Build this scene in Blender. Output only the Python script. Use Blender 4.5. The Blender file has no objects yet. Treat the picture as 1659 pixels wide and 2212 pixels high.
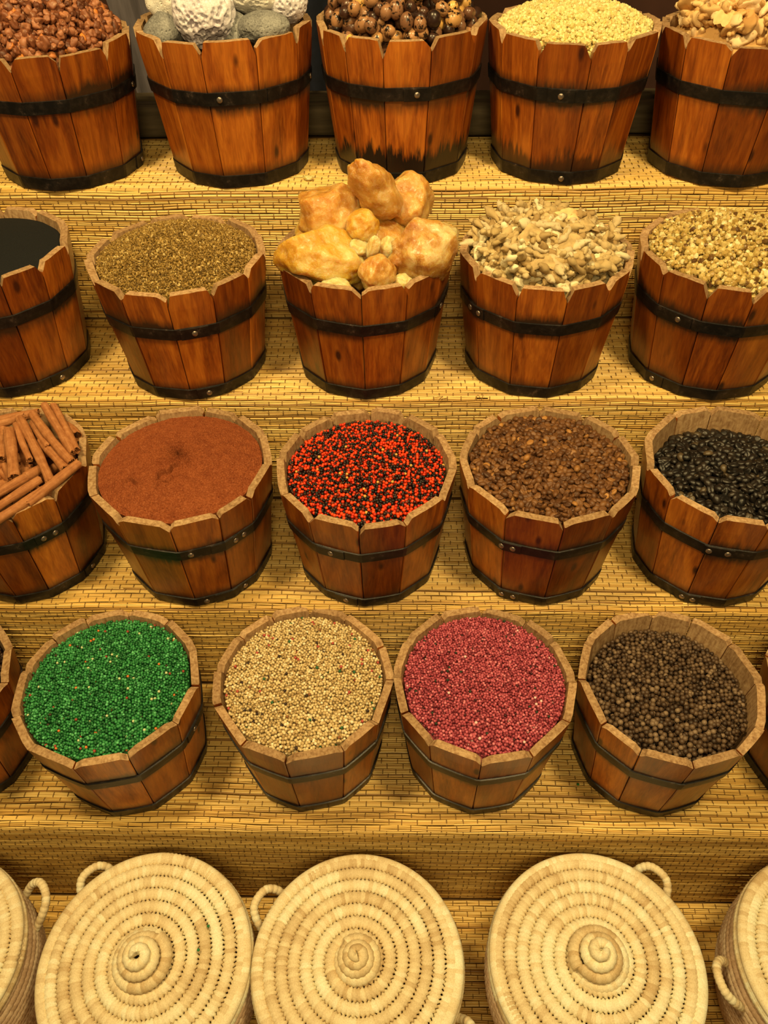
import bpy, math, random
import numpy as np
from mathutils import Vector, Matrix, Euler
PI = math.pi
rnd = random.Random(7)
rng = np.random.default_rng(7)
SC = bpy.context.scene
COL = SC.collection

# ------------------------------------------------------------------ camera
CAM = np.array([0.0, -1.54398, 0.57396])
cd = bpy.data.cameras.new('camera'); cam = bpy.data.objects.new('camera', cd); COL.objects.link(cam)
R_ = Vector((0.9998, 0.01597, -0.01176)); U_ = Vector((-0.00288, 0.70362, 0.71057)); F_ = Vector((-0.01962, 0.7104, -0.70353))
m = Matrix((R_, U_, -F_)).transposed().to_4x4(); m.translation = Vector(CAM); cam.matrix_world = m
cd.sensor_fit = 'VERTICAL'; cd.sensor_height = 36.0; cd.sensor_width = 27.0; cd.lens = 36 * 1673.65 / 2212
cd.clip_start = 0.02; cd.clip_end = 30
SC.camera = cam
# ------------------------------------------------------------------ world, light, exposure
w = bpy.data.worlds.new('world'); SC.world = w; w.use_nodes = True
w.node_tree.nodes['Background'].inputs[0].default_value = (1.0, 0.70, 0.34, 1)
w.node_tree.nodes['Background'].inputs[1].default_value = 0.055
def area(name, loc, target, size, power, col):
    l = bpy.data.lights.new(name, 'AREA'); l.shape = 'DISK'; l.size = size; l.energy = power; l.color = col
    o = bpy.data.objects.new(name, l); COL.objects.link(o); o.location = loc
    o.rotation_euler = (Vector(target) - Vector(loc)).to_track_quat('-Z', 'Y').to_euler()
    return o
WARM = (1.0, 0.73, 0.31)
area('shop_lamp', (-0.75, -0.95, 1.75), (-0.2, -0.45, -0.4), 0.30, 27, WARM)
area('shop_lamp', (0.65, -1.15, 1.80), (0.2, -0.5, -0.4), 0.30, 27, WARM)
area('shop_lamp', (0.05, -2.1, 1.1), (0.0, -0.4, -0.3), 0.6, 10, WARM)
SC.view_settings.view_transform = 'Standard'; SC.view_settings.look = 'None'
SC.view_settings.gamma = 1.0; SC.view_settings.exposure = 0.50; SC.view_settings.use_curve_mapping = False

# ------------------------------------------------------------------ helpers
def tag(o, label=None, cat=None, group=None, kind=None):
    if label: o['label'] = label
    if cat: o['category'] = cat
    if group: o['group'] = group
    if kind: o['kind'] = kind
    return o
def empty(name, loc, rz=0):
    o = bpy.data.objects.new(name, None); COL.objects.link(o); o.location = loc; o.rotation_euler = (0, 0, rz)
    o.empty_display_size = 0.05
    return o
def mesh_np(name, V, Fs, mats, mi=None, smooth=False):
    """V (n,3); Fs list of int arrays (m,k)."""
    me = bpy.data.meshes.new(name)
    V = np.asarray(V, dtype=np.float32); Fs = [np.asarray(f, dtype=np.int32) for f in Fs if len(f)]
    me.vertices.add(len(V)); me.vertices.foreach_set('co', V.ravel())
    tot = np.concatenate([np.full(len(f), f.shape[1], np.int32) for f in Fs])
    loops = np.concatenate([f.ravel() for f in Fs])
    me.loops.add(len(loops)); me.loops.foreach_set('vertex_index', loops)
    me.polygons.add(len(tot)); st = np.concatenate([[0], np.cumsum(tot)[:-1]]).astype(np.int32)
    me.polygons.foreach_set('loop_start', st); me.polygons.foreach_set('loop_total', tot)
    for mm in (mats if isinstance(mats, (list, tuple)) else [mats]): me.materials.append(mm)
    if mi is not None: me.polygons.foreach_set('material_index', np.asarray(mi, np.int32))
    me.polygons.foreach_set('use_smooth', np.full(len(tot), bool(smooth)))
    me.update(calc_edges=True); me.validate()
    return me
def obj(name, me, parent=None, loc=(0, 0, 0), rot=(0, 0, 0)):
    o = bpy.data.objects.new(name, me); COL.objects.link(o); o.location = loc; o.rotation_euler = rot
    if parent: o.parent = parent
    return o
def grid_faces(nu, nv, wrapu=False, off=0):
    """index = v*nu+u"""
    u = np.arange(nu if wrapu else nu - 1); v = np.arange(nv - 1)
    U, V = np.meshgrid(u, v); U = U.ravel(); V = V.ravel(); U2 = (U + 1) % nu
    return np.stack([V * nu + U, V * nu + U2, (V + 1) * nu + U2, (V + 1) * nu + U], 1) + off
def rot_mats(e):
    cx, sx = np.cos(e[:, 0]), np.sin(e[:, 0]); cy, sy = np.cos(e[:, 1]), np.sin(e[:, 1]); cz, sz = np.cos(e[:, 2]), np.sin(e[:, 2])
    R = np.empty((len(e), 3, 3))
    R[:, 0, 0] = cz * cy; R[:, 0, 1] = cz * sy * sx - sz * cx; R[:, 0, 2] = cz * sy * cx + sz * sx
    R[:, 1, 0] = sz * cy; R[:, 1, 1] = sz * sy * sx + cz * cx; R[:, 1, 2] = sz * sy * cx - cz * sx
    R[:, 2, 0] = -sy; R[:, 2, 1] = cy * sx; R[:, 2, 2] = cy * cx
    return R
def stamp(bv, bf, P, E=None, S=None):
    n = len(P)
    Q = np.repeat(bv[None], n, 0)
    if S is not None: Q = Q * np.asarray(S).reshape(n, 1, -1)
    if E is not None: Q = np.einsum('nij,nkj->nki', rot_mats(E), Q)
    Q = Q + P[:, None, :]
    F = bf[None] + (np.arange(n) * len(bv))[:, None, None]
    return Q.reshape(-1, 3), F.reshape(-1, bf.shape[1])
_ico = {}
def ico(s):
    if s not in _ico:
        import bmesh
        bm = bmesh.new(); bmesh.ops.create_icosphere(bm, subdivisions=s, radius=1.0)
        v = np.array([x.co[:] for x in bm.verts]); f = np.array([[q.index for q in x.verts] for x in bm.faces]); bm.free()
        _ico[s] = (v, f)
    v, f = _ico[s]
    return v.copy(), f.copy()
def snoise(P, seed, freq=1.0, octs=3):
    """smooth pseudo noise from sums of sines"""
    r = np.random.default_rng(seed); out = np.zeros(len(P)); a = 1.0
    for o in range(octs):
        for k in range(4):
            d = r.normal(size=3); d /= np.linalg.norm(d)
            out += a * np.sin((P @ d) * freq * (2 ** o) * 2.2 + r.uniform(0, 6.28)) / 4
        a *= 0.5
    return out
def box_vf(x0, x1, y0, y1, z0, z1):
    v = np.array([[x, y, z] for z in (z0, z1) for y in (y0, y1) for x in (x0, x1)], float)
    f = np.array([[0, 2, 3, 1], [4, 5, 7, 6], [0, 1, 5, 4], [2, 6, 7, 3], [0, 4, 6, 2], [1, 3, 7, 5]])
    return v, f
def tube(path, rad, n=8, closed_ends=True, up=(0, 0, 1)):
    P = np.asarray(path, float); N = len(P); rad = np.broadcast_to(rad, (N,))
    T = np.gradient(P, axis=0); T /= np.linalg.norm(T, axis=1)[:, None] + 1e-12
    a = np.array(up, float); A = a - (T @ a)[:, None] * T
    bad = np.linalg.norm(A, axis=1) < 1e-3; A[bad] = [1, 0, 0]
    A /= np.linalg.norm(A, axis=1)[:, None]; B = np.cross(T, A)
    th = np.linspace(0, 2 * PI, n, endpoint=False)
    V = P[:, None] + rad[:, None, None] * (np.cos(th)[None, :, None] * A[:, None] + np.sin(th)[None, :, None] * B[:, None])
    V = V.reshape(-1, 3); F = grid_faces(n, N, True); Fs = [F]
    if closed_ends:
        V = np.vstack([V, P[0], P[-1]]); i = np.arange(n); j = (i + 1) % n
        t = np.vstack([np.stack([j, i, np.full(n, N * n)], 1), np.stack([(N - 1) * n + i, (N - 1) * n + j, np.full(n, N * n + 1)], 1)])
        Fs.append(t)
    return V, Fs

# ------------------------------------------------------------------ materials
WB = (1.0, 0.84, 0.56)      # colours below were judged under the warm shop lamps; this takes that cast out again
def S(c):   # sRGB 0-255 -> linear albedo
    return tuple(min(.88, ((x / 255) / 12.92 if x / 255 <= 0.04045 else ((x / 255 + 0.055) / 1.055) ** 2.4) / k) for x, k in zip(c, WB)) + (1.0,)
class NT:
    def __init__(s, name):
        s.m = bpy.data.materials.new(name); s.m.use_nodes = True; s.t = s.m.node_tree; s.b = s.t.nodes['Principled BSDF']
    def n(s, typ, **k):
        o = s.t.nodes.new(typ)
        for a, v in k.items(): setattr(o, a, v)
        return o
    def l(s, a, b): s.t.links.new(a, b)
    def coord(s, scale=(1, 1, 1), randoff=False, out='Object'):
        tc = s.n('ShaderNodeTexCoord'); mp = s.n('ShaderNodeMapping'); mp.inputs['Scale'].default_value = scale
        s.l(tc.outputs[out], mp.inputs['Vector'])
        if randoff:
            oi = s.n('ShaderNodeObjectInfo'); mu = s.n('ShaderNodeMath', operation='MULTIPLY'); mu.inputs[1].default_value = 37.0
            s.l(oi.outputs['Random'], mu.inputs[0]); s.l(mu.outputs[0], mp.inputs['Location'])
        return mp.outputs[0]
    def noise(s, vec, scale, detail=3, rough=0.5, dist=0.0):
        o = s.n('ShaderNodeTexNoise'); o.inputs['Scale'].default_value = scale; o.inputs['Detail'].default_value = detail
        o.inputs['Roughness'].default_value = rough; o.inputs['Distortion'].default_value = dist
        if vec is not None: s.l(vec, o.inputs['Vector'])
        return o.outputs['Fac']
    def ramp(s, fac, stops, interp='LINEAR'):
        o = s.n('ShaderNodeValToRGB'); o.color_ramp.interpolation = interp; e = o.color_ramp.elements
        while len(e) > 1: e.remove(e[-1])
        e[0].position = stops[0][0]; e[0].color = stops[0][1]
        for p, c in stops[1:]:
            q = e.new(p); q.color = c
        s.l(fac, o.inputs[0]); return o.outputs['Color']
    def mix(s, fac, a, b, typ='MIX'):
        o = s.n('ShaderNodeMix', data_type='RGBA', blend_type=typ)
        for inp, v in ((o.inputs[0], fac), (o.inputs[6], a), (o.inputs[7], b)):
            if isinstance(v, (float, int, tuple)): inp.default_value = v
            else: s.l(v, inp)
        return o.outputs[2]
    def bump(s, h, strength, dist=0.001):
        o = s.n('ShaderNodeBump'); o.inputs['Strength'].default_value = strength; o.inputs['Distance'].default_value = dist
        s.l(h, o.inputs['Height']); s.l(o.outputs[0], s.b.inputs['Normal'])
    def set(s, rough=0.5, spec=None, metal=None):
        s.b.inputs['Roughness'].default_value = rough
        if spec is not None: s.b.inputs['Specular IOR Level'].default_value = spec
        if metal is not None: s.b.inputs['Metallic'].default_value = metal
    def color(s, c):
        if isinstance(c, tuple): s.b.inputs['Base Color'].default_value = c
        else: s.l(c, s.b.inputs['Base Color'])

def m_stave(name, dark, mid, light):
    t = NT(name)
    g = t.noise(t.coord((260, 260, 9), True), 1.0, 3, 0.6, 0.6)
    wv = t.noise(t.coord((28, 28, 3), True), 1.0, 2, 0.5, 1.5)
    c1 = t.ramp(g, [(0.3, S(dark)), (0.5, S(mid)), (0.72, S(light))])
    c2 = t.ramp(wv, [(0.33, S(dark)), (0.5, S(mid)), (0.68, S(light))])
    c = t.mix(0.58, c1, c2)
    oi = t.n('ShaderNodeObjectInfo')
    tint = t.ramp(oi.outputs['Random'], [(0, (0.50, 0.40, 0.32, 1)), (0.35, (0.74, 0.66, 0.58, 1)), (0.7, (0.98, 0.95, 0.92, 1)), (1, (1.25, 1.3, 1.3, 1))])
    c = t.mix(1.0, c, tint, 'MULTIPLY')
    # knots
    v = t.n('ShaderNodeTexVoronoi'); t.l(t.coord((22, 22, 9), True), v.inputs['Vector']); v.inputs['Scale'].default_value = 1.0
    kn = t.ramp(v.outputs['Distance'], [(0.07, (1, 1, 1, 1)), (0.15, (0, 0, 0, 1))])
    c = t.mix(kn, c, S((60, 22, 6)))
    # soot-black paint smudged from the iron hoops: a ragged stain by height
    sx = t.n('ShaderNodeSeparateXYZ'); tc = t.n('ShaderNodeTexCoord'); t.l(tc.outputs['Object'], sx.inputs[0])
    n2 = t.noise(t.coord((140, 140, 9), True), 1.0, 4, 0.6); n3 = t.noise(t.coord((14, 14, 2), True), 1.0, 1)
    def stain(z0, amp):
        d = t.n('ShaderNodeMath', operation='SUBTRACT'); t.l(sx.outputs['Z'], d.inputs[0]); d.inputs[1].default_value = z0
        ab = t.n('ShaderNodeMath', operation='ABSOLUTE'); t.l(d.outputs[0], ab.inputs[0])
        ml = t.n('ShaderNodeMath', operation='MULTIPLY'); t.l(n2, ml.inputs[0]); t.l(n3, ml.inputs[1])
        mu = t.n('ShaderNodeMath', operation='MULTIPLY_ADD'); t.l(ml.outputs[0], mu.inputs[0]); mu.inputs[1].default_value = -amp; t.l(ab.outputs[0], mu.inputs[2])
        return t.ramp(mu.outputs[0], [(0.0, (1, 1, 1, 1)), (0.017, (0, 0, 0, 1))])
    oc = t.n('ShaderNodeSeparateColor'); t.l(oi.outputs['Color'], oc.inputs[0])
    def amt(m, k):
        q = t.n('ShaderNodeMath', operation='MULTIPLY'); t.l(m, q.inputs[0]); t.l(k, q.inputs[1]); return q.outputs[0]
    c = t.mix(amt(stain(0.010, 0.150), oc.outputs['Red']), c, S((30, 20, 12)))
    c = t.mix(amt(stain(0.020, 0.020), oc.outputs['Blue']), c, S((40, 24, 12)))
    c = t.mix(amt(stain(0.150, 0.042), oc.outputs['Green']), c, S((52, 30, 14)))
    t.color(c); t.set(0.33, 0.5); t.bump(g, 0.25, 0.0008); t.b.inputs['Coat Weight'].default_value = 0.25; t.b.inputs['Coat Roughness'].default_value = 0.25
    return t.m
M_STAVE = m_stave('stained_pine', (98, 40, 8), (154, 73, 14), (196, 108, 26))
def m_raw():
    t = NT('raw_sawn_pine')
    g = t.noise(t.coord((60, 60, 60), True), 1.0, 4, 0.6, 2.0)
    r = t.noise(t.coord((220, 220, 14), True), 1.0, 3, 0.6)
    c = t.mix(0.5, t.ramp(g, [(0.32, S((126, 86, 46))), (0.5, S((165, 122, 72))), (0.7, S((196, 156, 100)))]), t.ramp(r, [(0.35, S((122, 82, 44))), (0.6, S((186, 142, 90)))]))
    oi = t.n('ShaderNodeObjectInfo')
    c = t.mix(1.0, c, t.ramp(oi.outputs['Random'], [(0, (0.8, 0.78, 0.74, 1)), (1, (1.12, 1.12, 1.1, 1))]), 'MULTIPLY')
    t.color(c); t.set(0.8, 0.2); t.bump(r, 0.5, 0.001); return t.m
M_RAW = m_raw()
def m_iron():
    t = NT('black_iron'); n = t.noise(t.coord((60, 60, 60), True), 1.0, 4, 0.7)
    c = t.ramp(n, [(0.45, S((24, 20, 16))), (0.62, S((42, 34, 26))), (0.75, S((92, 72, 54)))])
    t.color(c); t.set(0.38, 0.5, 0.35); t.bump(n, 0.3, 0.001); return t.m
M_IRON = m_iron()
def m_simple(name, c, rough=0.6, metal=0.0, spec=0.4, var=0.25, scale=40, bump=0.2, coords=(1, 1, 1)):
    t = NT(name); n = t.noise(t.coord(coords), scale, 4, 0.6)
    lo = tuple(x * (1 - var) for x in S(c)[:3]) + (1,); hi = tuple(min(1, x * (1 + var)) for x in S(c)[:3]) + (1,)
    t.color(t.ramp(n, [(0.3, lo), (0.7, hi)])); t.set(rough, spec, metal); t.bump(n, bump, 0.001); return t.m
M_RIVET = m_simple('worn_steel_rivet', (150, 125, 95), 0.3, 0.8)
def m_pieces(name, stops, rough=0.5, spec=0.4, interp='LINEAR', speckle=None, scale=300, bump=0.0, sss=0.0, sssr=0.004):
    """one material for loose objects (object random), one for the heap mesh (island random)"""
    out = []
    for mode in ('obj', 'isl'):
        t = NT(name + ('_loose' if mode == 'obj' else '_heap'))
        if mode == 'obj': f = t.n('ShaderNodeObjectInfo').outputs['Random']
        else: f = t.n('ShaderNodeNewGeometry').outputs['Random Per Island']
        c = t.ramp(f, [(p, S(q)) for p, q in stops], interp)
        if speckle:
            tc = t.n('ShaderNodeTexCoord'); n = t.noise(tc.outputs['Object'] if mode == 'isl' else t.coord((1, 1, 1), True), scale, 3, 0.6)
            for (a, b, col) in speckle:
                c = t.mix(t.ramp(n, [(a, (0, 0, 0, 1)), (b, (1, 1, 1, 1))]), c, S(col))
            if bump: t.bump(n, bump, 0.001)
        t.color(c); t.set(rough, spec)
        if sss: t.b.inputs['Subsurface Weight'].default_value = sss; t.b.inputs['Subsurface Scale'].default_value = sssr
        out.append(t.m)
    return out
def m_reed():
    t = NT('dried_reed')
    f = t.n('ShaderNodeNewGeometry').outputs['Random Per Island']
    c = t.ramp(f, [(0.0, S((146, 98, 36))), (0.10, S((196, 144, 60))), (0.45, S((216, 166, 76))), (0.8, S((232, 186, 96))), (1.0, S((204, 152, 66)))])
    n = t.noise(t.coord((3.5, 60, 60)), 1.0, 3, 0.6); n2 = t.noise(t.coord((90, 900, 900)), 1.0, 2)
    c = t.mix(1.0, c, t.ramp(n, [(0.25, (0.70, 0.64, 0.54, 1)), (0.42, (0.98, 0.97, 0.95, 1)), (0.7, (1.08, 1.06, 1.0, 1))]), 'MULTIPLY')
    t.color(c); t.set(0.38, 0.5); t.bump(n2, 0.2, 0.0006); return t.m
M_REED = m_reed()
M_THREAD = m_simple('brown_binding_thread', (122, 84, 34), 0.8, var=0.35)
M_BACKING = m_simple('dark_backing_board', (120, 84, 38), 0.85)
M_GREYWOOD = m_simple('weathered_grey_timber', (86, 74, 66), 0.85, var=0.45, scale=1, coords=(40, 40, 5), bump=0.6)
M_BEAM = m_simple('weathered_beam', (104, 84, 52), 0.75, var=0.45, scale=1, coords=(6, 60, 60), bump=0.5)
M_NAVY = m_simple('navy_cloth', (15, 17, 24), 0.95, var=0.3, scale=60)
M_BROWNWALL = m_simple('dark_brown_wall', (66, 36, 22), 0.9, var=0.2, scale=8)
M_FLOOR = m_simple('dark_tiled_floor', (52, 44, 38), 0.7, var=0.2, scale=10)

# ------------------------------------------------------------------ setting: room behind, stepped stand, mats
def plane_obj(name, v, f, mt, **k):
    o = obj(name, mesh_np(name, v, [f], mt)); tag(o, **k); return o
v, f = box_vf(-2.4, 2.4, -3.0, 0.95, -1.12, -1.07); plane_obj('floor', v, f, M_FLOOR, kind='structure')
v, f = box_vf(-2.4, 2.4, 0.90, 0.95, -1.07, 2.3); plane_obj('wall_back', v, f, M_BROWNWALL, kind='structure')

STEP = 0.2838
ZT = [0.0, -0.261, -0.4999, -0.7315, -1.046]
YE = [-0.1345 - STEP * k for k in range(4)]; YE[3] = -0.990
YB = [0.125] + [YE[k] for k in range(4)]
# solid stepped stand under the mats
prof = [(YB[0] + 0.06, -1.07)]
prof += [(YB[0] + 0.06, ZT[0] - 0.004)]
for k in range(4): prof += [(YE[k] + 0.004, ZT[k] - 0.004), (YE[k] + 0.004, ZT[k + 1] - 0.004)]
prof += [(-1.60, ZT[4] - 0.004), (-1.60, -1.07)]
n = len(prof)
v = np.array([[-1.2, a, b] for a, b in prof] + [[1.2, a, b] for a, b in prof])
me = bpy.data.meshes.new('stand'); i = list(range(n))
me.from_pydata(v.tolist(), [], [i, [j + n for j in reversed(i)]] + [[j, j + n, (j + 1) % n + n, (j + 1) % n] for j in i]); me.materials.append(M_BACKING)
tag(obj('stepped_stand', me), 'stepped wooden display stand covered by woven reed mats, carrying the rows of buckets', 'display stand')

def mat_path(k):
    """polyline (y,z,ny,nz) of mat k: tread, rounded lip, riser"""
    if k == 4: pts = [(YB[4] - 0.002, ZT[4]), (-1.585, ZT[4])]; lip = None
    yb = YB[k] - (0.0055 if k else 0.0)
    if k == 4: return np.array([(yb, ZT[4]), (-1.585, ZT[4])])
    r = 0.010; out = [(yb, ZT[k])]
    ye = YE[k]
    for a in np.linspace(0, PI / 2, 7): out.append((ye + r - r * math.sin(a), ZT[k] - r + r * math.cos(a)))
    out.append((ye, ZT[k + 1] + 0.002))
    return np.array(out)
def eval_path(P, s):
    d = np.linalg.norm(np.diff(P, axis=0), axis=1); c = np.concatenate([[0], np.cumsum(d)])
    y = np.interp(s, c, P[:, 0]); z = np.interp(s, c, P[:, 1])
    e = 0.002; y2 = np.interp(s + e, c, P[:, 0]); z2 = np.interp(s + e, c, P[:, 1]); y1 = np.interp(s - e, c, P[:, 0]); z1 = np.interp(s - e, c, P[:, 1])
    ty, tz = y2 - y1, z2 - z1; l = np.hypot(ty, tz) + 1e-9
    # path runs towards -y then down; outward normal is up / towards -y
    return y, z, tz / l, -ty / l, c[-1]
MATLAB = ['woven reed mat on the top shelf under the five upper buckets',
          'woven reed mat on the second shelf under the frankincense bucket row',
          'woven reed mat on the third shelf under the paprika and coffee bean buckets',
          'woven reed mat on the fourth shelf under the green, cream and pink bead buckets',
          'woven reed mat on the lowest shelf under the coiled palm baskets']
XW = 1.15; NX = 110
xs = np.linspace(-XW, XW, NX)
for k in range(5):
    P = mat_path(k); L = eval_path(P, np.array([0.0]))[4]
    rows = int(L / 0.0101); pitch = L / rows
    V = []; Fq = []; off = 0; TV = []; TF = []; toff = 0
    wav = 0.0012 * np.sin(xs * 9 + k) + 0.0009 * np.sin(xs * 23 + 2 * k)
    for b in range(rows):
        bw = 0.0004 * np.sin(xs * rnd.uniform(15, 45) + rnd.uniform(0, 6))
        nr = rnd.choice([2, 3, 3, 3])
        wd = (pitch - 0.0008) / nr
        for j in range(nr):
            s0 = b * pitch + 0.0004 + wd * (j + 0.5)
            cuts = [0, NX - 1]
            if rnd.random() < 0.8: cuts = sorted(set([0, NX - 1] + [rnd.randint(5, NX - 6) for _ in range(rnd.choice([1, 2, 3]))]))
            for a, c in zip(cuts[:-1], cuts[1:]):
                if c - a < 2: continue
                x = xs[a:c + 1]; mlen = len(x)
                s = s0 + wav[a:c + 1] * math.sin(b / rows * PI) + bw[a:c + 1] + 0.00035 * np.sin(x * rnd.uniform(20, 90) + rnd.uniform(0, 6)) + rnd.gauss(0, 0.00012)
                s = np.clip(s, 0.0004, L - 0.0004)
                y, z, ny, nz, _ = eval_path(P, s)
                hh = rnd.uniform(0.0009, 0.0019); lift = 0.0002 + rnd.uniform(0, 0.0008) + 0.0004 * np.sin(x * rnd.uniform(20, 60) + rnd.uniform(0, 6))
                ww = wd * rnd.uniform(0.46, 0.54)
                ty, tz = nz, -ny
                # path tangent = (-nz, ny): cross-section pts: -w, top-left, top, top-right, +w
                sec = [(-ww, 0.0), (-ww * 0.6, hh * 0.8), (0, hh), (ww * 0.6, hh * 0.8), (ww, 0.0)]
                ring = [np.stack([x, y + t * ty + (h + lift) * ny, z + t * tz + (h + lift) * nz], 1) for t, h in sec]
                vv = np.stack(ring, 1).reshape(-1, 3); V.append(vv); Fq.append(grid_faces(5, mlen, False, off)); off += len(vv)
        # stitches across this bundle
        sp = 0.0255; x0 = -XW + 0.01 + (0.5 * sp if b % 2 else 0) + rnd.uniform(-.002, .002)
        nst = int((2 * XW - 0.03) / sp); sx = x0 + sp * np.arange(nst) + rng.normal(0, 0.0012, nst)
        s = b * pitch + np.interp(sx, xs, wav) * math.sin(b / rows * PI) + np.interp(sx, xs, bw)
        sA = np.clip(s - 0.0004, 0, L); sB = np.clip(s + pitch + 0.0002, 0, L); sM = (sA + sB) / 2
        tw = 0.0008; tl = rng.normal(0, 0.0006, nst)
        pts = []
        for ss, hgt, dx in ((sA, 0.0007, 0), (sA * .75 + sB * .25, 0.0029, tl * .5), (sA * .25 + sB * .75, 0.0029, tl), (sB, 0.0007, tl)):
            y, z, ny, nz, _ = eval_path(P, ss)
            for q in (-tw, tw): pts.append(np.stack([sx + dx + q, y + hgt * ny, z + hgt * nz], 1))
        vv = np.stack(pts, 1).reshape(-1, 3)
        bfaces = np.array([[0, 1, 3, 2], [2, 3, 5, 4], [4, 5, 7, 6]])
        TV.append(vv); TF.append((bfaces[None] + (np.arange(nst) * 8)[:, None, None]).reshape(-1, 4) + toff); toff += len(vv)
    o = obj('reed_mat', mesh_np('reed_mat', np.vstack(V), [np.vstack(Fq)], M_REED, smooth=True))
    tag(o, MATLAB[k], 'mat')
    obj('stitching', mesh_np('stitching', np.vstack(TV), [np.vstack(TF)], M_THREAD), o)

# beam, post and cloth behind the top shelf
def rounded_beam(x0, x1, yc, zc, hy, hz, seed, nx=60):
    th = np.linspace(0, 2 * PI, 20, endpoint=False); xx = np.linspace(x0, x1, nx)
    cs = np.stack([np.sign(np.cos(th)) * np.abs(np.cos(th)) ** .35 * hy, np.sign(np.sin(th)) * np.abs(np.sin(th)) ** .35 * hz], 1)
    V = []
    for i, x in enumerate(xx):
        k = 1 + 0.05 * math.sin(x * 9 + seed)
        for q in cs: V.append((x, yc + q[0] * k, zc + q[1] * k))
    V = np.array(V); return V, [grid_faces(20, nx, True)]
v, fs = rounded_beam(-1.2, 1.2, 0.155, 0.030, 0.026, 0.029, 1)
tag(obj('wooden_beam', mesh_np('wooden_beam', v, fs, M_BEAM, smooth=True)), 'weathered brown timber rail running along the back of the top shelf', 'beam')
v, fs = rounded_beam(-1.2, 1.2, 0.225, 0.045, 0.02, 0.012, 4)
tag(obj('back_rail', mesh_np('back_rail', v, fs, M_BEAM, smooth=True)), 'thin timber slat lying just behind the thicker rail of the top shelf', 'rail')
v, f = box_vf(-0.045, 0.045, -0.018, 0.018, -1.07, 0.62)
nz = 40; th = None
V = []; 
for z in np.linspace(-1.07, 0.62, nz):
    wv_ = 0.004 * math.sin(z * 17)
    for a, b in ((-.045, -.018), (-.02, -.020), (.0, -.015), (.02, -.020), (.045, -.018), (.045, .018), (-.045, .018)): V.append((a + wv_ + z * -0.10, b, z))
V = np.array(V); Fs = [grid_faces(7, nz, True)]
o = obj('timber_post', mesh_np('timber_post', V, Fs, M_GREYWOOD), None, (-0.525, 0.30, 0.0)); tag(o, 'weathered grey wooden post behind the reddish resin chunk bucket', 'post')
def cloth(x0, x1, y, z0, z1, mt, seed, name, label):
    nx, nz = 90, 30; V = []
    for iz in range(nz):
        tz = iz / (nz - 1); z = z0 + (z1 - z0) * tz
        for ix in range(nx):
            x = x0 + (x1 - x0) * ix / (nx - 1)
            V.append((x, y + (0.018 * math.sin(x * 38 + seed + 0.8 * math.sin(z * 3)) + 0.012 * math.sin(x * 81 + seed * 2)) * (1.3 - .5 * tz), z))
    V = np.array(V); V2 = V + [0, 0.003, 0]
    F1 = grid_faces(nx, nz); o = obj(name, mesh_np(name, np.vstack([V, V2]), [F1, F1[:, ::-1] + len(V)], mt, smooth=True)); tag(o, label, 'cloth'); return o
cloth(-0.36, 0.165, 0.50, -0.60, 0.62, M_NAVY, 1, 'hanging_cloth', 'dark navy cloth hanging behind the pumice and nut buckets')

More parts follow.
